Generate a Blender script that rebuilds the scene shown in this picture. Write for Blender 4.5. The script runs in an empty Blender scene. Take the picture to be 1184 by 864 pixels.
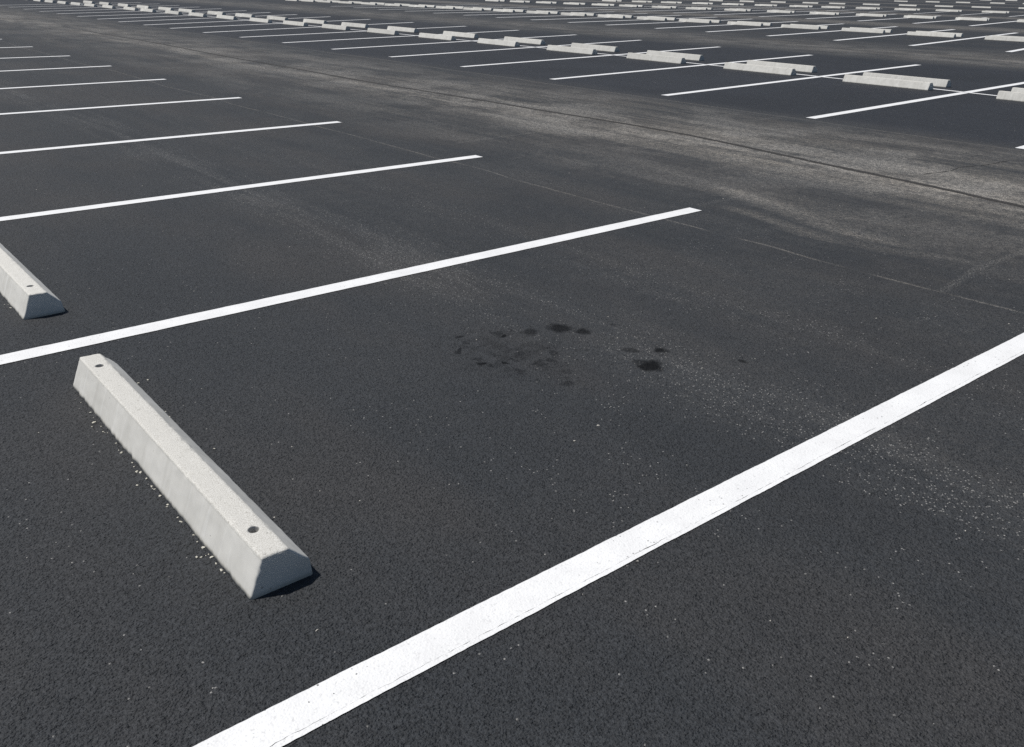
import bpy, bmesh, math, random
from mathutils import Vector, Matrix, noise
random.seed(7)
sc = bpy.context.scene
sc.render.engine = 'CYCLES'
col = sc.collection

# ------------------------------------------------------------------ helpers
def link(name, me, mat=None, parent=None):
    o = bpy.data.objects.new(name, me)
    col.objects.link(o)
    if mat: me.materials.append(mat)
    if parent: o.parent = parent
    return o

def tag(o, label=None, cat=None, group=None, kind=None):
    if label: o['label'] = label
    if cat: o['category'] = cat
    if group: o['group'] = group
    if kind: o['kind'] = kind
    return o

def nz(x, y=0.0, z=0.0):
    return noise.noise(Vector((x, y, z)))

class NT:
    """small shorthand for building node trees"""
    def __init__(self, name):
        self.mat = bpy.data.materials.new(name)
        self.mat.use_nodes = True
        self.t = self.mat.node_tree
        self.t.nodes.clear()
        self.out = self.t.nodes.new('ShaderNodeOutputMaterial')
        self.bsdf = self.t.nodes.new('ShaderNodeBsdfPrincipled')
        self.t.links.new(self.bsdf.outputs[0], self.out.inputs[0])
    def n(self, typ, **kw):
        nd = self.t.nodes.new(typ)
        for k, v in kw.items(): setattr(nd, k, v)
        return nd
    def put(self, sock, v):
        if isinstance(v, bpy.types.NodeSocket): self.t.links.new(v, sock)
        elif v is not None: sock.default_value = v
    def m(self, op, a, b=None, c=None, clamp=False):
        nd = self.n('ShaderNodeMath', operation=op, use_clamp=clamp)
        for i, v in enumerate((a, b, c)):
            if v is not None: self.put(nd.inputs[i], v)
        return nd.outputs[0]
    def add(self, a, b): return self.m('ADD', a, b)
    def sub(self, a, b): return self.m('SUBTRACT', a, b)
    def mul(self, a, b): return self.m('MULTIPLY', a, b)
    def mx(self, a, b): return self.m('MAXIMUM', a, b)
    def ss(self, x, lo, hi, a=0.0, b=1.0):
        nd = self.n('ShaderNodeMapRange', interpolation_type='SMOOTHSTEP', clamp=True)
        self.put(nd.inputs['Value'], x)
        if lo <= hi: vals = (lo, hi, a, b)
        else: vals = (hi, lo, b, a)
        for k, v in zip(('From Min', 'From Max', 'To Min', 'To Max'), vals): nd.inputs[k].default_value = v
        return nd.outputs[0]
    def pos(self):
        tc = self.n('ShaderNodeTexCoord'); return tc.outputs['Object']
    def xyz(self, v):
        s = self.n('ShaderNodeSeparateXYZ'); self.put(s.inputs[0], v); return s.outputs
    def vec(self, x, y, z=0.0):
        s = self.n('ShaderNodeCombineXYZ')
        for i, v in enumerate((x, y, z)): self.put(s.inputs[i], v)
        return s.outputs[0]
    def scale(self, v, s):
        nd = self.n('ShaderNodeVectorMath', operation='MULTIPLY'); self.put(nd.inputs[0], v); nd.inputs[1].default_value = s
        return nd.outputs[0]
    def noise(self, v, s, det=2.0, rough=0.5, dist=0.0):
        nd = self.n('ShaderNodeTexNoise'); self.put(nd.inputs['Vector'], v)
        nd.inputs['Scale'].default_value = s; nd.inputs['Detail'].default_value = det
        nd.inputs['Roughness'].default_value = rough; nd.inputs['Distortion'].default_value = dist
        return nd.outputs[0]
    def voro(self, v, s, feat='F1', rnd=1.0):
        nd = self.n('ShaderNodeTexVoronoi', feature=feat); self.put(nd.inputs['Vector'], v)
        nd.inputs['Scale'].default_value = s; nd.inputs['Randomness'].default_value = rnd
        return nd.outputs
    def mix(self, f, a, b, mode='MIX'):
        nd = self.n('ShaderNodeMix', data_type='RGBA', blend_type=mode)
        self.put(nd.inputs[0], f); self.put(nd.inputs[6], a); self.put(nd.inputs[7], b)
        return nd.outputs[2]
    def bump(self, h, strength, dist, prev=None):
        nd = self.n('ShaderNodeBump'); self.put(nd.inputs['Height'], h)
        nd.inputs['Strength'].default_value = strength; nd.inputs['Distance'].default_value = dist
        if prev is not None: self.put(nd.inputs['Normal'], prev)
        return nd.outputs[0]
    def set(self, **kw):
        for k, v in kw.items(): self.put(self.bsdf.inputs[k.replace('_', ' ')], v)

def C4(r, g, b): return (r, g, b, 1.0)

# ------------------------------------------------------------------ asphalt
def make_asphalt():
    t = NT('asphalt')
    P = t.pos(); x, y, z = t.xyz(P)
    # warped coordinates for stain outlines
    wn = t.n('ShaderNodeTexNoise'); t.put(wn.inputs['Vector'], P); wn.inputs['Scale'].default_value = 14; wn.inputs['Detail'].default_value = 3
    wx, wy, wz = t.xyz(wn.outputs[1])
    # aggregate
    vA = t.voro(P, 125.0)
    vB = t.voro(t.scale(P, (1.03, 0.97, 1)), 300.0)
    ca = t.xyz(vA[1]); cb = t.xyz(vB[1])
    n_f = t.noise(P, 95.0, 3.0, 0.62)
    n_m = t.noise(P, 9.0, 3.0, 0.6)
    n_l = t.noise(t.vec(t.mul(x, 0.9), t.mul(y, 0.35), 0.0), 1.0, 3.0, 0.6)
    n_big = t.noise(P, 0.16, 2.0, 0.55)
    # streaks along the driving direction
    s1 = t.noise(t.vec(t.mul(x, 2.3), t.mul(y, 0.28), 3.0), 1.0, 4.0, 0.6, 0.25)
    s2 = t.noise(t.vec(t.mul(x, 9.0), t.mul(y, 0.55), 8.0), 1.0, 3.0, 0.6)
    s3 = t.noise(t.vec(t.mul(x, 1.1), t.mul(y, 0.8), 5.0), 1.0, 4.0, 0.62, 0.4)
    # meandering driving lane coordinate
    bend = t.noise(t.vec(0.0, t.mul(y, 0.13), 2.0), 1.0, 2.0)
    xw = t.add(x, t.mul(t.sub(bend, 0.5), 0.8))

    # ---- dust of the aisles: profile across the lot, metres from the origin
    ramp = t.n('ShaderNodeValToRGB'); ramp.color_ramp.interpolation = 'EASE'
    t.put(ramp.inputs[0], t.m('DIVIDE', xw, 30.0, clamp=True))
    prof = [(0.0, 0.0), (2.0, .02), (2.7, .05), (4.4, .05), (5.0, .07), (5.7, .24), (6.2, .26), (6.8, .52), (7.25, .92), (7.65, .78), (8.5, .54), (9.3, .32),
            (9.9, .06), (10.5, 0.0), (19.5, 0.0), (21.0, .34), (22.4, .6), (23.5, .42), (25.0, .16), (26.5, 0.0)]
    el = ramp.color_ramp.elements
    while len(el) < len(prof): el.new(0.5)
    for e, (u, v) in zip(sorted(el, key=lambda e: e.position), prof): pass
    for i, (u, v) in enumerate(prof):
        el[i].position = u / 30.0
        el[i].color = (v, v, v, 1)
    pr = t.xyz(ramp.outputs[0])[0]
    streak = t.add(t.mul(t.ss(t.add(s1, t.mul(t.sub(n_m, 0.5), 0.16)), 0.40, 0.64), 0.62), t.mul(t.ss(s2, 0.36, 0.66), 0.38))
    patch = t.ss(t.add(s3, t.mul(t.sub(n_m, 0.5), 0.2)), 0.42, 0.60)
    dust = t.mul(pr, t.add(0.12, t.mul(t.add(t.mul(streak, 0.85), t.mul(patch, 0.6)), 1.1)))
    dust = t.mul(dust, t.ss(y, 17.0, 5.0, 0.62, 1.0))
    # pale ridge along the long joint, and two dusty smudges on the near side of the aisle
    ridge = t.mul(t.ss(t.m('ABSOLUTE', t.sub(xw, 7.12)), 0.5, 0.0), t.ss(y, 11.0, 3.0))
    dust = t.add(dust, t.mul(ridge, t.add(0.16, t.mul(streak, 0.42))))
    for gx0, gy0, gx1, gy1, w_, st in ((5.42, 2.9, 5.80, 4.2, .24, 1.0), (5.80, 4.2, 6.10, 5.5, .2, .8), (5.9, 2.6, 5.6, 3.6, .17, .6), (6.5, 3.4, 6.62, 2.1, .2, .75), (5.95, 5.6, 6.5, 8.2, .2, .45), (5.15, 3.05, 5.3, 3.7, .14, .6), (5.35, 2.2, 5.2, 2.6, .12, .5), (5.7, 1.4, 6.0, 2.3, .18, .5)):
        dx, dy = gx1 - gx0, gy1 - gy0; L2 = dx * dx + dy * dy
        px, py = t.sub(x, gx0), t.sub(y, gy0)
        h = t.m('DIVIDE', t.add(t.mul(px, dx), t.mul(py, dy)), L2, clamp=True)
        ddx, ddy = t.sub(px, t.mul(h, dx)), t.sub(py, t.mul(h, dy))
        d = t.m('SQRT', t.add(t.mul(ddx, ddx), t.mul(t.mul(ddy, ddy), 0.12)))
        d = t.add(d, t.mul(t.sub(s2, 0.5), 0.22))
        dust = t.mx(dust, t.mul(t.ss(d, w_, 0.0), t.mul(st * 0.72, t.add(0.45, t.mul(streak, 0.7)))))
    # further aisles, soft bands 16 m apart
    far = t.m('PINGPONG', t.sub(x, 39.5), 8.5)
    farm = t.mul(t.ss(far, 3.2, 0.4), t.ss(x, 33.0, 36.0))
    dust = t.mx(dust, t.mul(farm, t.add(0.2, t.mul(streak, 0.45))))
    # pale hollow just on the near side of the long joint
    # ---- bright worn aggregate in two strips along each stall row
    band1 = t.ss(t.m('ABSOLUTE', t.sub(t.add(x, t.mul(t.sub(n_l, 0.5), 0.5)), 2.68)), 0.36, 0.05)
    band2 = t.mul(t.ss(t.m('ABSOLUTE', t.sub(t.add(x, t.mul(t.sub(s3, 0.5), 0.5)), 3.55)), 0.28, 0.03), 0.35)
    wear = t.mul(t.mx(band1, band2), t.add(t.mul(t.ss(s2, 0.40, 0.66), 0.75), t.mul(t.ss(s3, 0.4, 0.62), 0.35)))
    # a few faint ghosts of old stripes and scrapes: x0, y0, x1, y1, half width, strength
    ghost = None
    for gx0, gy0, gx1, gy1, w, st in ((5.3, 7.20, 6.5, 7.28, .035, .55), (4.7, 1.95, 5.35, 2.02, .035, .5), (5.3, 2.02, 6.0, 2.0, .03, .5),
                                      (9.2, 6.47, 9.9, 6.51, .05, .4), (8.0, 3.55, 9.0, 3.45, .03, .35), (5.2, 4.02, 5.9, 4.02, .05, .3), (5.1, 9.2, 6.0, 9.25, .04, .3)):
        dx, dy = gx1 - gx0, gy1 - gy0; L2 = dx * dx + dy * dy
        px, py = t.sub(x, gx0), t.sub(y, gy0)
        h = t.m('DIVIDE', t.add(t.mul(px, dx), t.mul(py, dy)), L2, clamp=True)
        ddx, ddy = t.sub(px, t.mul(h, dx)), t.sub(py, t.mul(h, dy))
        d = t.m('SQRT', t.add(t.mul(ddx, ddx), t.mul(ddy, ddy)))
        d = t.add(d, t.mul(t.sub(n_m, 0.5), 0.09))
        g = t.mul(t.ss(d, w, w * 0.25), st)
        ghost = g if ghost is None else t.mx(ghost, g)
    ghost = t.mul(ghost, t.ss(n_f, 0.50, 0.60))
    # ---- thin pale seams between sealer passes
    wob = t.mul(t.sub(t.noise(t.vec(0.0, t.mul(y, 0.35), 0.0), 1.0, 3.0), 0.5), 0.32)
    seam = t.mul(t.ss(t.m('ABSOLUTE', t.sub(t.add(x, wob), 4.66)), 0.018, 0.004), t.ss(t.noise(t.vec(0.0, t.mul(y, 2.2), 1.0), 1.0, 3.0), 0.31, 0.55))
    seam2 = t.mul(t.ss(t.m('ABSOLUTE', t.sub(t.add(x, wob), 9.82)), 0.05, 0.01), 0.7)
    seams = t.mul(t.mx(seam, seam2), 0.44)

    # ---- colour
    base_v = t.add(0.62, t.mul(ca[0], 0.42))
    base_v = t.mul(base_v, t.add(0.75, t.mul(cb[1], 0.5)))
    base_v = t.mul(base_v, t.ss(n_f, 0.26, 0.5, 0.5, 1.0))
    base_v = t.mul(base_v, t.add(0.8, t.mul(n_m, 0.4)))
    base_v = t.mul(base_v, t.add(0.58, t.mul(n_l, 0.78)))
    base_v = t.mul(base_v, t.add(0.70, t.mul(n_big, 0.50)))
    # the sealed bays across the aisle are a touch darker and bluer than the near bay
    bay = t.mul(t.ss(x, 9.6, 10.3), t.ss(x, 20.5, 19.2))
    hue = t.mix(t.ss(n_l, 0.4, 0.65), C4(.0355, .0395, .0450), C4(.0415, .0415, .0432))
    hue = t.mix(bay, hue, C4(.0265, .0295, .0365))
    grey = t.n('ShaderNodeCombineColor')
    for i in range(3): t.put(grey.inputs[i], base_v)
    colr = t.mix(1.0, hue, grey.outputs[0], 'MULTIPLY')
    # dust lies on the aggregate with dark voids left between
    dgr = t.mul(t.ss(n_f, 0.34, 0.60, 0.12, 1.0), t.add(0.5, t.mul(ca[1], 0.6)))
    dgr = t.mul(dgr, t.add(0.75, t.mul(cb[0], 0.5)))
    gr2 = t.noise(t.vec(x, t.mul(y, 0.55), 0.0), 34.0, 3.0, 0.7)
    dgr = t.mul(dgr, t.ss(gr2, 0.36, 0.62, 0.45, 1.25))
    dfac = t.m('MULTIPLY', t.mx(dust, seams), dgr, clamp=True)
    dcol = t.mix(t.ss(s3, 0.35, 0.65), C4(.390, .352, .298), C4(.365, .343, .310))
    colr = t.mix(dfac, colr, dcol)
    colr = t.mix(t.mul(ghost, 0.75), colr, C4(.27, .26, .24))
    # bright stones showing
    thr = t.sub(0.9985, t.add(t.mul(wear, 0.15), t.mul(t.ss(s1, 0.52, 0.75), 0.012)))
    clus = t.mul(t.ss(t.noise(P, 3.2, 4.0, 0.7), 0.54, 0.68), t.ss(t.sub(x, y), -0.6, 0.6))
    thr = t.sub(thr, t.mul(clus, 0.05))
    spark = t.mul(t.m('GREATER_THAN', ca[2], thr), t.ss(vA[0], 0.5, 0.28))
    spark = t.mul(spark, t.add(0.25, t.mul(cb[2], 0.75)))
    colr = t.mix(t.mul(spark, 0.85), colr, C4(.42, .41, .39))
    colr = t.mix(t.mul(wear, 0.06), colr, C4(.20, .197, .19))
    # ---- oil drips: x, y, rx, ry, strength
    oil = None
    ox = t.add(x, t.mul(t.sub(wx, 0.5), 0.11)); oy = t.add(y, t.mul(t.sub(wy, 0.5), 0.11))
    for cx, cy, r, st in ((2.655, 2.80, .050, .9), (2.705, 2.70, .040, .85), (2.505, 2.845, .034, .7), (2.655, 2.24, .055, 1.0), (2.825, 2.325, .042, .95),
                          (2.715, 2.40, .026, .6), (3.015, 2.025, .020, .8), (2.88, 2.665, .018, .5), (2.245, 2.325, .030, .5), (2.21, 2.995, .020, .8),
                          (2.30, 2.55, .036, .55), (2.29, 2.67, .028, .5), (2.36, 2.90, .024, .4), (2.18, 2.53, .022, .5), (2.42, 2.66, .030, .4), (2.34, 2.42, .022, .4), (2.12, 2.75, .02, .5)):
        px, py = t.sub(ox, cx), t.sub(oy, cy)
        d = t.m('SQRT', t.add(t.mul(px, px), t.mul(py, py)))
        g = t.mul(t.ss(d, r * 1.45, r * 0.6), t.mul(st, 1.0))
        oil = g if oil is None else t.mx(oil, g)
    px, py = t.sub(x, 2.29), t.sub(y, 2.70)
    d = t.m('SQRT', t.add(t.mul(px, px), t.mul(t.mul(py, py), 0.7)))
    soft = t.mul(t.ss(d, 0.36, 0.08), t.ss(t.noise(P, 16.0, 3.0), 0.40, 0.62))
    oil = t.mx(oil, t.mul(soft, 0.36))
    vo = t.voro(t.vec(t.add(ox, t.mul(t.sub(n_m, .5), .03)), oy, 0.0), 15.0); vc = t.xyz(vo[1])
    spots = t.mul(t.m('GREATER_THAN', vc[0], 0.35), t.ss(t.sub(vo[0], t.mul(vc[1], 0.26)), 0.20, 0.09))
    oil = t.mx(oil, t.mul(t.mul(spots, t.ss(d, 0.38, 0.16)), t.add(0.5, t.mul(vc[2], 0.5))))
    colr = t.mix(t.mul(oil, 0.92), colr, C4(.006, .006, .0065))
    t.set(Base_Color=colr)
    rough = t.add(t.mul(t.sub(n_m, 0.5), 0.2), 0.74)
    rough = t.m('SUBTRACT', rough, t.mul(oil, 0.05))
    t.set(Roughness=rough)
    t.put(t.bsdf.inputs['Specular IOR Level'], t.sub(0.42, t.mul(oil, 0.34)))
    # ---- relief
    hA = t.ss(vA[0], 0.0, 0.62, 1.0, 0.0)
    hgt = t.add(t.mul(hA, 0.55), t.mul(n_f, 0.9))
    void = t.ss(t.noise(P, 62.0, 2.0, 0.6), 0.60, 0.72)
    hgt = t.sub(hgt, t.mul(void, 0.9))
    hgt = t.add(hgt, t.mul(t.ss(vB[0], 0.0, 0.6, 1.0, 0.0), 0.2))
    nb = t.bump(t.noise(P, 3.0, 3.0), 0.15, 0.02)
    nb = t.bump(hgt, 1.0, 0.0075, nb)
    t.set(Normal=nb)
    return t.mat

# ------------------------------------------------------------------ paint
def make_paint():
    t = NT('white_road_paint')
    P = t.pos()
    n1 = t.noise(P, 100.0, 3.0, 0.6); n2 = t.noise(P, 7.0, 4.0, 0.6); v = t.voro(P, 125.0)
    c = t.mix(t.ss(n2, 0.3, 0.7), C4(.765, .768, .765), C4(.70, .702, .70))
    c = t.mix(t.mul(t.ss(n1, 0.42, 0.30), 0.55), c, C4(.50, .50, .50))
    pit = t.mul(t.m('GREATER_THAN', t.xyz(v[1])[0], 0.975), t.ss(v[0], 0.42, 0.3))
    pit = t.mul(pit, t.ss(t.noise(P, 2.2, 3.0), 0.42, 0.6))
    c = t.mix(t.mul(pit, 0.85), c, C4(.09, .09, .09))
    t.set(Base_Color=c, Roughness=0.62)
    t.set(Normal=t.bump(t.add(n1, t.mul(t.ss(v[0], 0, .6, 1, 0), 0.4)), 0.45, 0.003))
    return t.mat

# ------------------------------------------------------------------ concrete
def make_concrete():
    t = NT('cast_concrete')
    P = t.pos()
    x, y, z = t.xyz(P)
    geo = t.n('ShaderNodeNewGeometry')
    oi = t.n('ShaderNodeObjectInfo')
    rnd = oi.outputs['Random']
    P2 = t.n('ShaderNodeVectorMath', operation='ADD'); t.put(P2.inputs[0], P)
    t.put(P2.inputs[1], t.vec(t.mul(rnd, 31.0), t.mul(rnd, 17.0), 0.0)); P2 = P2.outputs[0]
    n1 = t.noise(P2, 7.0, 5.0, 0.6); n2 = t.noise(P2, 90.0, 4.0, 0.65); n3 = t.noise(P2, 320.0, 2.0, 0.6)
    topm = t.ss(z, 0.105, 0.112)                      # the float-finished top is sandy, the cast sides are smooth
    c = t.mix(t.ss(n1, 0.3, 0.72), C4(.64, .63, .595), C4(.55, .54, .505))
    sandy = t.mix(t.ss(n3, 0.35, 0.65), C4(.70, .69, .65), C4(.46, .445, .405))
    sandy = t.mix(t.ss(n2, 0.60, 0.72), sandy, C4(.34, .325, .29))
    c = t.mix(t.mul(topm, 0.9), c, sandy)
    # vertical run marks on the sides
    runs = t.noise(t.vec(t.mul(rnd, 9.0), t.mul(y, 16.0), t.mul(z, 1.4)), 1.0, 4.0, 0.65)
    c = t.mix(t.mul(t.ss(runs, 0.52, 0.7), t.mul(t.sub(1.0, topm), 0.35)), c, C4(.40, .39, .36))
    pale = t.noise(t.vec(t.add(7.0, t.mul(rnd, 5.0)), t.mul(y, 34.0), t.mul(z, 2.0)), 1.0, 3.0, 0.6)
    c = t.mix(t.mul(t.ss(pale, 0.56, 0.7), t.mul(t.sub(1.0, topm), 0.5)), c, C4(.72, .715, .69))
    # bug holes
    v = t.voro(P2, 42.0); ca = t.xyz(v[1])
    hole = t.mul(t.m('GREATER_THAN', ca[0], 0.94), t.ss(v[0], 0.17, 0.11))
    c = t.mix(t.mul(hole, 0.6), c, C4(.24, .23, .21))
    # darker, browner foot with a ragged upper edge
    foot = t.mul(t.ss(t.add(z, t.mul(t.sub(n2, 0.5), 0.02)), 0.016, 0.004), 0.55)
    c = t.mix(foot, c, C4(.34, .32, .27))
    # a slight tone of its own for every casting
    tone = t.n('ShaderNodeHueSaturation'); t.put(tone.inputs['Color'], c)
    t.put(tone.inputs['Value'], t.add(0.86, t.mul(rnd, 0.12)))
    t.set(Base_Color=tone.outputs[0], Roughness=0.88)
    t.bsdf.inputs['Specular IOR Level'].default_value = 0.25
    h = t.add(t.mul(n2, t.add(0.2, t.mul(topm, 0.6))), t.mul(t.mul(n3, topm), 0.7))
    h = t.sub(h, t.mul(hole, 0.8))
    t.set(Normal=t.bump(h, 0.32, 0.002))
    return t.mat

def make_plain(name, c, rough, sc_=60.0, var=0.5):
    t = NT(name)
    P = t.pos(); n = t.noise(P, sc_, 4.0, 0.65)
    t.set(Base_Color=t.mix(t.ss(n, 0.3, 0.7), C4(*[k * (1 - var * .5) for k in c]), C4(*[k * (1 + var * .5) for k in c])), Roughness=rough)
    t.set(Normal=t.bump(n, 0.4, 0.003))
    return t.mat

M_asph = make_asphalt(); M_paint = make_paint(); M_conc = make_concrete()
M_rust = make_plain('rusted_steel', (.075, .05, .035), 0.8, 200)
M_crumb = make_plain('concrete_crumb', (.52, .50, .43), 0.9, 200)
M_stone = make_plain('pale_grit', (.42, .40, .36), 0.9, 200)
M_dark = make_plain('open_crack', (.018, .017, .016), 0.9, 60)
M_seal = make_plain('black_joint_sealer', (.026, .0235, .021), 0.85, 40)

# ------------------------------------------------------------------ ground
me = bpy.data.meshes.new('asphalt')
S = 2500.0
me.from_pydata([(-S, -S, 0), (S, -S, 0), (S, S, 0), (-S, S, 0)], [], [(0, 1, 2, 3)])
ground = tag(link('asphalt', me, M_asph), kind='structure')

# ------------------------------------------------------------------ painted lines (parts of the pavement)
def ribbon(name, pts, half, mat, z=0.003, step=0.5, jit=0.0, seed=0.0, cuts=None, parent=ground, endjit=0.0):
    """flat strip along pts; half: half width; cuts: list of (lo, hi) fractions across the strip as functions of the run length"""
    pl = []
    for a, b in zip(pts[:-1], pts[1:]):
        a, b = Vector(a), Vector(b); n = max(1, int((b - a).length / step))
        for i in range(n): pl.append(a.lerp(b, i / n))
    pl.append(Vector(pts[-1]))
    V, F = [], []
    strips = cuts or [(lambda s: -1.0, lambda s: 1.0)]
    for lo, hi in strips:
        s = 0.0; base = len(V); k = 0
        for i, p in enumerate(pl):
            d = (pl[min(i + 1, len(pl) - 1)] - pl[max(i - 1, 0)]).normalized(); nrm = Vector((-d.y, d.x))
            if i: s += (p - pl[i - 1]).length
            j1 = jit * (nz(s * 9.0, seed, 1.3) + 0.7 * nz(s * 45.0, seed, 4.1))
            j2 = jit * (nz(s * 9.0, seed, 7.7) + 0.7 * nz(s * 45.0, seed, 9.2))
            a = p + nrm * (half * lo(s) + j1); b = p + nrm * (half * hi(s) + j2)
            V += [(a.x, a.y, z), (b.x, b.y, z)]
            if i: F.append((base + 2 * i - 2, base + 2 * i, base + 2 * i + 1, base + 2 * i - 1))
    m_ = bpy.data.meshes.new(name); m_.from_pydata(V, [], F)
    return link(name, m_, mat, parent)

HW = 0.056
# near bay: the stripe under the viewer carries a second, slightly shifted pass along its lower edge
gap = lambda s: -0.012 + 0.035 * nz(s * 6.0, 3.0) + 0.035 * nz(s * 31.0, 8.0) + 0.02 * nz(s * 90.0, 1.0)
split = lambda s: -0.74 + 0.09 * nz(s * 1.3, 5.0) + 0.05 * nz(s * 19.0, 2.0) + 0.03 * nz(s * 70.0, 2.0)
on = lambda s: max(0.0, min(1.0, (s - 4.3) * 4)) * max(0.35, min(1.0, (7.2 - s) * 0.8))
ribbon('parking_line', [(-4.6, 1.487), (5.02, 1.331)], HW * 1.02, M_paint, step=0.008, jit=0.0018, seed=1,
       cuts=[(lambda s: split(s) + max(0, gap(s)) * on(s), lambda s: 1.0), (lambda s: -1.03, lambda s: split(s))])
A_left = [3.956, 6.503, 9.052, 11.656, 14.202, 16.727, 19.393, 22.05, 24.8]
A_end = [(5.057, 3.953), (5.033, 6.50), (5.008, 9.06), (4.984, 11.67), (4.958, 14.40), (4.933, 16.98), (4.911, 19.45), (4.884, 22.2), (4.859, 25.0)]
for i, (vl, (ue, ve)) in enumerate(zip(A_left, A_end)):
    ribbon('parking_line', [(-4.6, vl + 0.02), (0.8, vl), (ue, ve)], HW, M_paint, step=0.02 if i < 3 else 0.15, jit=0.0022, seed=2 + i)
for i in range(6):
    v = 27.6 + 2.6 * i
    ribbon('parking_line', [(-4.6, v), (4.85, v)], HW, M_paint, seed=20 + i)
# double bay across the aisle: lines run right through both rows
B1 = [(9.917, 3.656), (9.99, 6.19), (10.212, 8.771), (10.289, 11.311), (10.328, 13.877), (10.333, 16.381), (10.313, 18.785), (10.274, 21.167), (10.22, 23.54),
      (10.158, 25.876), (10.088, 28.27), (10.026, 30.395), (9.962, 32.66), (9.909, 34.792), (9.863, 37.102), (9.829, 39.687), (9.80, 42.2), (9.78, 44.8), (9.76, 47.4), (9.74, 50.0)]
B2 = [(19.0, 4.10), (19.1, 6.70), (19.256, 9.549), (19.523, 12.331), (19.722, 15.195), (19.844, 18.088), (19.887, 20.823), (19.86, 23.545), (19.762, 26.298), (19.572, 29.311),
      (19.329, 32.012), (19.029, 34.628), (18.704, 36.98), (18.6, 39.3), (18.5, 41.6), (18.4, 44.2), (18.3, 46.7), (18.2, 49.2), (18.1, 51.8), (18.0, 54.4)]
for i, (a, b) in enumerate(zip(B1, B2)):
    ribbon('parking_line', [a, b], HW * 1.15, M_paint, step=0.1, jit=0.002, seed=40 + i)
Bn = [(14.277, 5.775), (14.463, 8.453), (14.595, 11.139), (14.678, 13.798), (14.716, 16.408), (14.716, 19.091), (14.681, 21.755), (14.616, 24.426), (14.528, 27.036), (14.423, 29.593), (14.307, 32.044), (14.174, 34.633), (14.038, 37.151), (13.912, 39.423), (13.771, 42.007), (13.667, 43.946), (13.536, 46.564), (13.426, 48.97), (13.345, 50.973), (13.269, 53.196), (13.213, 55.358), (13.173, 57.659), (13.158, 60.447)]
Bf = [(14.95, 4.36), (15.206, 6.984), (15.45, 9.728), (15.632, 12.526), (15.748, 15.172), (15.817, 17.895), (15.84, 20.707), (15.818, 23.709), (15.764, 26.424), (15.686, 29.092), (15.586, 31.815), (15.474, 34.463), (15.361, 36.995), (15.231, 39.833), (15.13, 42.101), (15.023, 44.695)]
cl = [(14.60, 2.0)] + [(u + 0.36, v - 0.8) for u, v in Bn[:18]]
ribbon('parking_line', cl, HW * 0.8, M_paint, step=0.3, z=0.0055)
C1 = [(25.68, 7.75), (25.66, 10.379), (25.53, 12.992), (25.58, 15.425), (25.57, 17.836), (25.572, 20.318), (25.584, 22.649), (25.61, 25.179), (25.642, 27.329), (25.686, 29.663), (25.743, 32.033), (25.815, 34.527), (25.85, 37.0), (25.9, 39.5), (25.9, 42.0), (25.9, 44.5), (25.9, 47.0)]
for i, (u, v) in enumerate(C1):
    ribbon('parking_line', [(u, v), (u + 12.0, v + 12.0 * 0.17)], HW * 1.5, M_paint, step=2.0)
D1 = [(42.6, 13.8), (42.4, 16.4), (42.171, 18.925), (41.85, 21.385), (41.512, 23.975), (41.197, 26.6), (40.9, 29.2), (40.5, 31.8), (40.2, 34.4), (39.9, 37.0), (39.5, 39.6), (39.2, 42.2)]
for i, (u, v) in enumerate(D1):
    ribbon('parking_line', [(u, v), (u + 14.0, v + 14.0 * 0.2)], HW * 1.6, M_paint, step=2.0)
for i in range(10):
    u, v = 59.5 - 0.9 * i, 24.5 + 2.55 * i
    ribbon('parking_line', [(u, v), (u + 12.0, v + 12.0 * 0.22)], HW * 1.1, M_paint, step=2.0)

# long joint down the middle of the aisle
J = [(6.75, -3.0), (6.95, 0.0), (7.158, 2.517), (7.315, 3.292), (7.44, 4.496), (7.60, 5.5), (7.70, 6.459), (7.68, 7.4), (7.627, 8.331), (7.566, 10.457), (7.45, 12.53), (7.50, 15.482), (7.46, 18.375), (7.6, 22.0), (7.55, 28.0)]
# smooth the polyline
for _ in range(2):
    Q = [J[0]]
    for a, b in zip(J[:-1], J[1:]):
        Q += [(a[0] * .75 + b[0] * .25, a[1] * .75 + b[1] * .25), (a[0] * .25 + b[0] * .75, a[1] * .25 + b[1] * .75)]
    J = Q + [J[-1]]
ribbon('joint_crack', J, 0.034, M_seal, z=0.002, step=0.03, jit=0.012, seed=77)
ribbon('crack', [(7.75, 3.60), (8.1, 3.53), (8.35, 3.56), (8.7, 3.47), (9.1, 3.44)], 0.005, M_dark, z=0.002, step=0.02, jit=0.012, seed=78)

# ------------------------------------------------------------------ wheel stops
PROF = [(0.0, 0.0), (0.046, 0.1165), (0.121, 0.1145), (0.178, 0.056), (0.186, 0.0)]
def rounded_profile(prof, r, seg=4, step=0.012):
    pts = [Vector(p) for p in prof]; out = []
    for i, p in enumerate(pts):
        if i in (0, len(pts) - 1): out.append(p); continue
        a = (pts[i - 1] - p).normalized(); b = (pts[i + 1] - p).normalized()
        s, e = p + a * r, p + b * r
        for k in range(seg + 1):
            f = k / seg; out.append(s.lerp(p, f).lerp(p.lerp(e, f), f))
    res = [out[0]]
    for q in out[1:]:
        n = max(1, int((q - res[-1]).length / step)); a = res[-1].copy()
        for k in range(1, n + 1): res.append(a.lerp(q, k / n))
    return res

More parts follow.
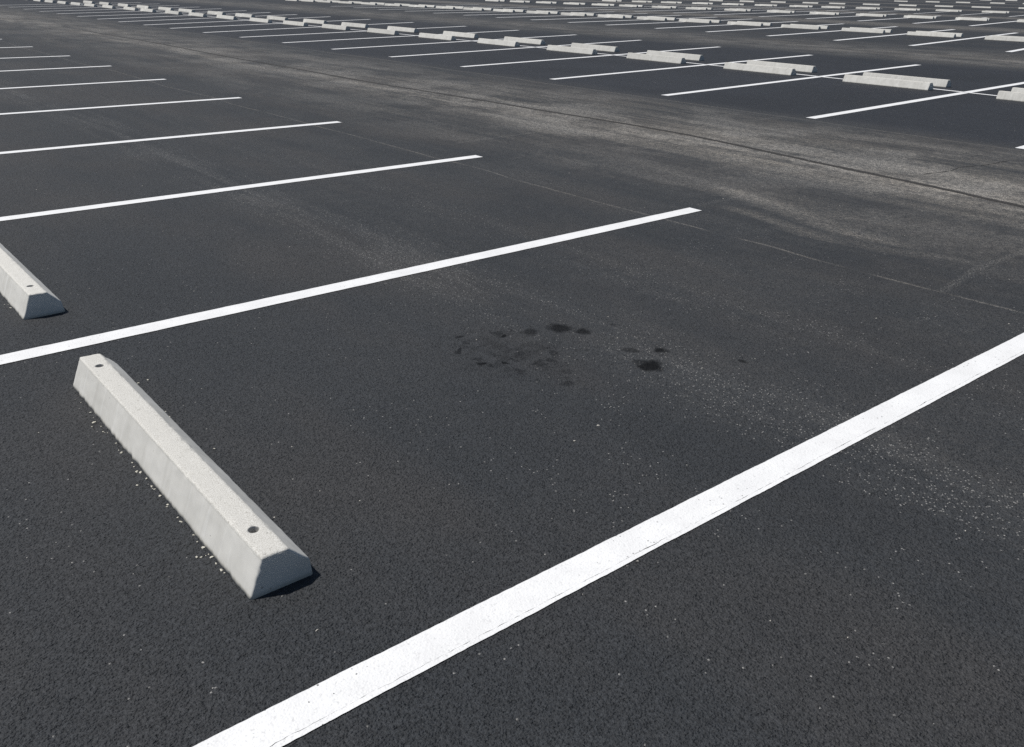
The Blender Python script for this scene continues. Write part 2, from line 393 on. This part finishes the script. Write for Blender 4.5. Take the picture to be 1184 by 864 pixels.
def stop_mesh(L, seed, holes=True, dense=True):
    prof = rounded_profile(PROF, 0.006, 4 if dense else 2, 0.010 if dense else 0.05)
    cxp, czp = 0.09, 0.05
    # rings with rounded end arrises
    ys = [(0.0, 0.006), (0.0015, 0.0028), (0.004, 0.0008), (0.008, 0.0)]
    n = int(L / (0.012 if dense else 0.15))
    mid = [(0.008 + (L - 0.016) * i / n, 0.0) for i in range(1, n)]
    rings = ys + mid + [(L - y, s) for y, s in reversed(ys)]
    bm = bmesh.new(); R = []
    for y, ins in rings:
        ring = []
        for p in prof:
            d = Vector((cxp - p.x, czp - p.y))
            q = p + d.normalized() * ins if ins else p.copy()
            if p.y <= 0.0: q.y = -0.004
            w = Vector((q.x, y, q.y))
            if dense:
                f = noise.fractal(w * 26.0 + Vector((seed, 0, 0)), 0.9, 2.0, 4) * 0.0012
                edge = noise.noise(w * 70.0 + Vector((0, seed, 0)))
                if edge > 0.25 and (abs(p.x - 0.046) < .008 or abs(p.x - .121) < .008 or y < .01 or y > L - .01): f -= (edge - 0.25) * 0.009
                if p.y < 0.012: f += 0.004 * nz(y * 40.0, seed) + 0.003 * nz(y * 12, seed)
                w = w + Vector((p.x - cxp, 0, p.y - czp)).normalized() * f
            w.y = y + (0 if not dense else 0.0012 * nz(p.x * 50, p.y * 50, seed + y))
            ring.append(bm.verts.new(w))
        R.append(ring)
    for a, b in zip(R[:-1], R[1:]):
        for k in range(len(a) - 1):
            f = bm.faces.new((a[k], b[k], b[k + 1], a[k + 1])); f.smooth = True
        bm.faces.new((a[-1], b[-1], b[0], a[0]))
    bm.faces.new(R[0]); bm.faces.new(list(reversed(R[-1])))
    bmesh.ops.recalc_face_normals(bm, faces=bm.faces)
    me = bpy.data.meshes.new('wheel_stop'); bm.to_mesh(me); bm.free()
    if holes:
        o = bpy.data.objects.new('tmp', me); col.objects.link(o)
        cb = bmesh.new()
        for hy in (0.135, L - 0.135):
            g = bmesh.ops.create_cone(cb, cap_ends=True, segments=20, radius1=0.013, radius2=0.0165, depth=0.07, matrix=Matrix.Translation((0.0835, hy, 0.095)))
            for v in g['verts']: v.co.x += 0.002 * nz(v.co.x * 90, v.co.y * 90); v.co.y += 0.003 * nz(v.co.y * 90, 4)
        cm = bpy.data.meshes.new('tmpc'); cb.to_mesh(cm); cb.free()
        c = bpy.data.objects.new('tmpc', cm); col.objects.link(c)
        b = o.modifiers.new('b', 'BOOLEAN'); b.operation = 'DIFFERENCE'; b.object = c; b.solver = 'EXACT'
        dg = bpy.context.evaluated_depsgraph_get(); dg.update()
        me2 = bpy.data.meshes.new_from_object(o.evaluated_get(dg)); me2.name = 'wheel_stop'
        bpy.data.objects.remove(o); bpy.data.objects.remove(c); bpy.data.meshes.remove(cm); bpy.data.meshes.remove(me)
        me = me2
    me.materials.clear(); me.materials.append(M_conc)
    return me

ORD = ['first', 'second', 'third', 'fourth', 'fifth', 'sixth', 'seventh', 'eighth', 'ninth', 'tenth', 'eleventh', 'twelfth', 'thirteenth', 'fourteenth', 'fifteenth',
       'sixteenth', 'seventeenth', 'eighteenth', 'nineteenth', 'twentieth', 'twenty-first', 'twenty-second', 'twenty-third', 'twenty-fourth', 'twenty-fifth']
def put_stop(mesh, x, y, rz, label, group, zs=1.0, ys=1.0):
    o = bpy.data.objects.new('wheel_stop', mesh); col.objects.link(o)
    o.location = (x, y, 0); o.rotation_euler = (0, 0, rz); o.scale = (1.0, ys, zs)
    return tag(o, label, 'wheel stop', group)

# the two in the near bay
L0 = 1.665
hero_mesh = stop_mesh(L0, 3.1)
h1 = put_stop(hero_mesh, 0.663, 1.838, math.radians(-0.3), 'large pale concrete wheel stop in the foreground stall between two white lines', 'wheel stops in the near bay')
second_mesh = stop_mesh(L0, 11.7)
h2 = put_stop(second_mesh, 0.699, 4.412, math.radians(0.2), 'pale concrete wheel stop cut off by the left edge, one line beyond the foreground stop', 'wheel stops in the near bay')
def pin_mesh():
    bm = bmesh.new()
    bmesh.ops.create_cone(bm, cap_ends=True, segments=16, radius1=0.0085, radius2=0.0078, depth=0.03)
    bmesh.ops.bevel(bm, geom=[e for e in bm.edges], offset=0.001, segments=1, affect='EDGES')
    m_ = bpy.data.meshes.new('anchor_pin'); bm.to_mesh(m_); bm.free(); m_.materials.append(M_rust); return m_
pm = pin_mesh()
for st in (h1, h2):
    for hy in (0.135, L0 - 0.135):
        p = bpy.data.objects.new('anchor_pin', pm); col.objects.link(p); p.parent = st; p.location = (0.0835, hy, 0.083)

far_meshes = [stop_mesh(1.64, 20.0 + 7 * k, holes=(k < 2), dense=True) for k in range(4)]
rr = random.Random(5)
def row(pts, lab, group, ys, dx=0.0, near_end=False, zs=1.0):
    for i, (u, v) in enumerate(pts):
        m_ = far_meshes[rr.randrange(4)]
        y0 = v if near_end else v - 1.64 * ys
        put_stop(m_, u + dx + rr.uniform(-.015, .015), y0 + rr.uniform(-.03, .03), math.radians(rr.uniform(-.7, .7)), lab.replace('#', ORD[i]), group, zs, ys)
row(Bn, 'pale concrete wheel stop facing the main aisle, # from right in its row', 'wheel stops facing the main aisle', 0.93)
Bf2 = Bf + [(14.93, 47.3), (14.84, 49.9), (14.76, 52.4)]
row(Bf2, 'pale concrete wheel stop behind the row facing the main aisle, # from right', 'wheel stops backing the row along the main aisle', 0.93, near_end=True)
Crow = [(31.161, 13.423), (31.251, 16.106), (31.311, 18.675), (31.346, 21.314), (31.355, 23.897), (31.338, 26.447), (31.299, 28.867), (31.235, 31.364), (31.151, 33.777), (31.041, 36.248), (30.905, 38.752), (30.751, 41.182), (30.581, 43.518), (30.378, 45.988), (30.174, 48.228), (29.937, 50.596), (29.686, 52.907), (29.422, 55.143), (29.195, 56.955), (28.955, 58.761)]
row(Crow, 'concrete wheel stop in first row beyond the second aisle, # from right', 'wheel stops facing the second aisle', 1.0)
row([(u + 0.75, v + 0.12) for u, v in Crow], 'half hidden wheel stop behind first row beyond the second aisle, # from right', 'wheel stops backing the row along the second aisle', 1.0)
Drow = [(50.059, 20.189), (49.666, 23.155), (49.313, 25.822), (48.96, 28.489), (48.597, 31.231), (48.235, 33.963), (47.853, 36.846), (47.488, 39.601), (47.139, 42.24), (46.785, 44.913), (46.474, 47.256), (46.138, 49.795), (45.791, 52.419), (45.45, 55.0), (45.1, 57.6)]
row(Drow, 'small distant wheel stop in front row beyond the third aisle, # from right', 'wheel stops facing the third aisle', 1.0)
row([(u + 0.8, v + 0.25) for u, v in Drow], 'distant half hidden wheel stop in back row beyond the third aisle, # from right', 'wheel stops backing the row along the third aisle', 1.0)
Erow = [(68.5, 27.0), (67.492, 29.697), (66.487, 32.524), (65.568, 35.111), (64.644, 37.711), (63.803, 40.077), (63.003, 42.328), (62.093, 44.889), (61.201, 47.399), (60.356, 49.778), (59.461, 52.294), (58.6, 54.8), (57.7, 57.4)]
row(Erow, 'tiny distant wheel stop in front row beyond the fourth aisle, # from right', 'wheel stops facing the fourth aisle', 1.0)
row([(u + 0.9, v + 0.2) for u, v in Erow], 'tiny half hidden wheel stop in back row beyond the fourth aisle, # from right', 'wheel stops backing the row along the fourth aisle', 1.0)
Frow = [(87.2, 31.6), (85.569, 34.657), (83.911, 37.875), (82.547, 40.524), (81.197, 43.143), (79.784, 45.885), (78.44, 48.494), (77.362, 50.587), (76.024, 53.185), (74.7, 55.8), (73.4, 58.4)]
row(Frow, 'tiny pale wheel stop in the row beyond the fifth aisle, # from right', 'wheel stops facing the fifth aisle', 1.0)
Grow = [(114.3, 45.9), (111.798, 48.502), (109.207, 51.224), (106.888, 53.659), (104.5, 56.2)]
row(Grow, 'tiny pale wheel stop in the row beyond the sixth aisle, # from right', 'wheel stops facing the sixth aisle', 1.0)
row([(146.0, 57.5), (143.5, 60.1), (141.0, 62.7)], 'faint wheel stop in farthest row at the top right corner, # from right', 'wheel stops in the farthest row', 1.0)

# ------------------------------------------------------------------ loose bits
def pebbles(name, spots, mat):
    bm = bmesh.new()
    for (x, y, r) in spots:
        g = bmesh.ops.create_icosphere(bm, subdivisions=1, radius=r, matrix=Matrix.Translation((x, y, r * 0.35)) @ Matrix.Rotation(random.uniform(0, 6.28), 4, 'Z') @ Matrix.Diagonal((random.uniform(.7, 1.7), random.uniform(.6, 1.1), random.uniform(.4, .7), 1)))
        for v in g['verts']: v.co += Vector((random.uniform(-1, 1), random.uniform(-1, 1), random.uniform(-.6, .6))) * r * 0.25
    m_ = bpy.data.meshes.new(name); bm.to_mesh(m_); bm.free()
    return link(name, m_, mat)
sp = []
for i in range(42):
    y = 1.84 + 1.6 * random.random() ** 0.8
    c = 0.5 + 0.5 * nz(y * 6.0, 3.3)
    if random.random() > 0.25 + c * 0.9: continue
    sp.append((0.660 - abs(random.gauss(0, 0.006)), y, random.choice((.002, .0025, .003, .0035, .005))))
for x, y in ((0.64, 2.62), (0.645, 2.08), (0.645, 3.1)): 
    for k in range(2): sp.append((x + random.uniform(-.02, .02), y + random.uniform(-.03, .03), random.uniform(.003, .0075)))
for i in range(9): sp.append((0.86 + abs(random.gauss(0, .03)), random.uniform(1.9, 3.4), random.uniform(.002, .005)))
for i in range(16): sp.append((0.693 - abs(random.gauss(0, .012)), random.uniform(4.45, 5.6), random.uniform(.0025, .005)))
tag(pebbles('concrete_crumbs', sp, M_crumb), 'pale concrete crumbs scattered along the foot of the foreground wheel stop', 'crumbs', kind='stuff')
sp = []
for i in range(600):
    x, y = random.uniform(-0.3, 9.0), random.uniform(0.2, 9.0)
    if random.random() > 0.35 and not (2.3 < x < 3.1 and y < 4): continue
    if 0.65 < x < 0.86 and 1.8 < y < 6.2: continue
    sp.append((x, y, random.choice((.0016, .002, .0025, .003, .0042))))
tag(pebbles('grit', sp, M_stone), 'tiny pale stones scattered over the dark asphalt', 'grit', kind='stuff')

# ------------------------------------------------------------------ light
sun_dir = Vector((-0.38, 0.34, 1.0)).normalized()
el = math.asin(sun_dir.z); az = math.atan2(sun_dir.x, sun_dir.y)      # clockwise from +Y
w = bpy.data.worlds.new('World'); sc.world = w; w.use_nodes = True
nt = w.node_tree; bg = nt.nodes['Background']
sky = nt.nodes.new('ShaderNodeTexSky'); sky.sky_type = 'NISHITA'; sky.sun_disc = False
sky.sun_elevation = el; sky.sun_rotation = az; sky.air_density = 1.0; sky.dust_density = 0.6; sky.ozone_density = 2.6
nt.links.new(sky.outputs[0], bg.inputs[0]); bg.inputs[1].default_value = 0.058
ld = bpy.data.lights.new('sun', 'SUN'); ld.energy = 4.4; ld.angle = math.radians(0.53); ld.color = (1.0, 0.965, 0.91)
so = bpy.data.objects.new('sun', ld); col.objects.link(so)
so.rotation_euler = (-sun_dir).to_track_quat('-Z', 'Y').to_euler()

# ------------------------------------------------------------------ camera
f, pitch, yaw, roll, H = 1005.0555764491215, 0.42480003636433455, 0.8701891936526972, 0.018650154424435624, 1.5
fwd = Vector((math.cos(pitch) * math.cos(yaw), math.cos(pitch) * math.sin(yaw), -math.sin(pitch)))
right = fwd.cross(Vector((0, 0, 1))).normalized(); up = right.cross(fwd)
Rr = math.cos(roll) * right + math.sin(roll) * up; Uu = -math.sin(roll) * right + math.cos(roll) * up
cd = bpy.data.cameras.new('camera'); cam = bpy.data.objects.new('camera', cd); col.objects.link(cam)
mm = Matrix((Rr, Uu, -fwd)).transposed().to_4x4(); mm.translation = (0, 0, H)
cam.matrix_world = mm
cd.sensor_fit = 'HORIZONTAL'; cd.sensor_width = 36.0; cd.lens = f / 1184.0 * 36.0
cd.clip_start = 0.05; cd.clip_end = 6000.0
sc.camera = cam

sc.cycles.use_denoising = False
sc.cycles.max_bounces = 4; sc.cycles.diffuse_bounces = 2; sc.cycles.glossy_bounces = 1; sc.cycles.use_adaptive_sampling = True
sc.view_settings.view_transform = 'Standard'; sc.view_settings.look = 'None'
sc.view_settings.exposure = 0.0; sc.view_settings.gamma = 1.0; sc.view_settings.use_curve_mapping = False
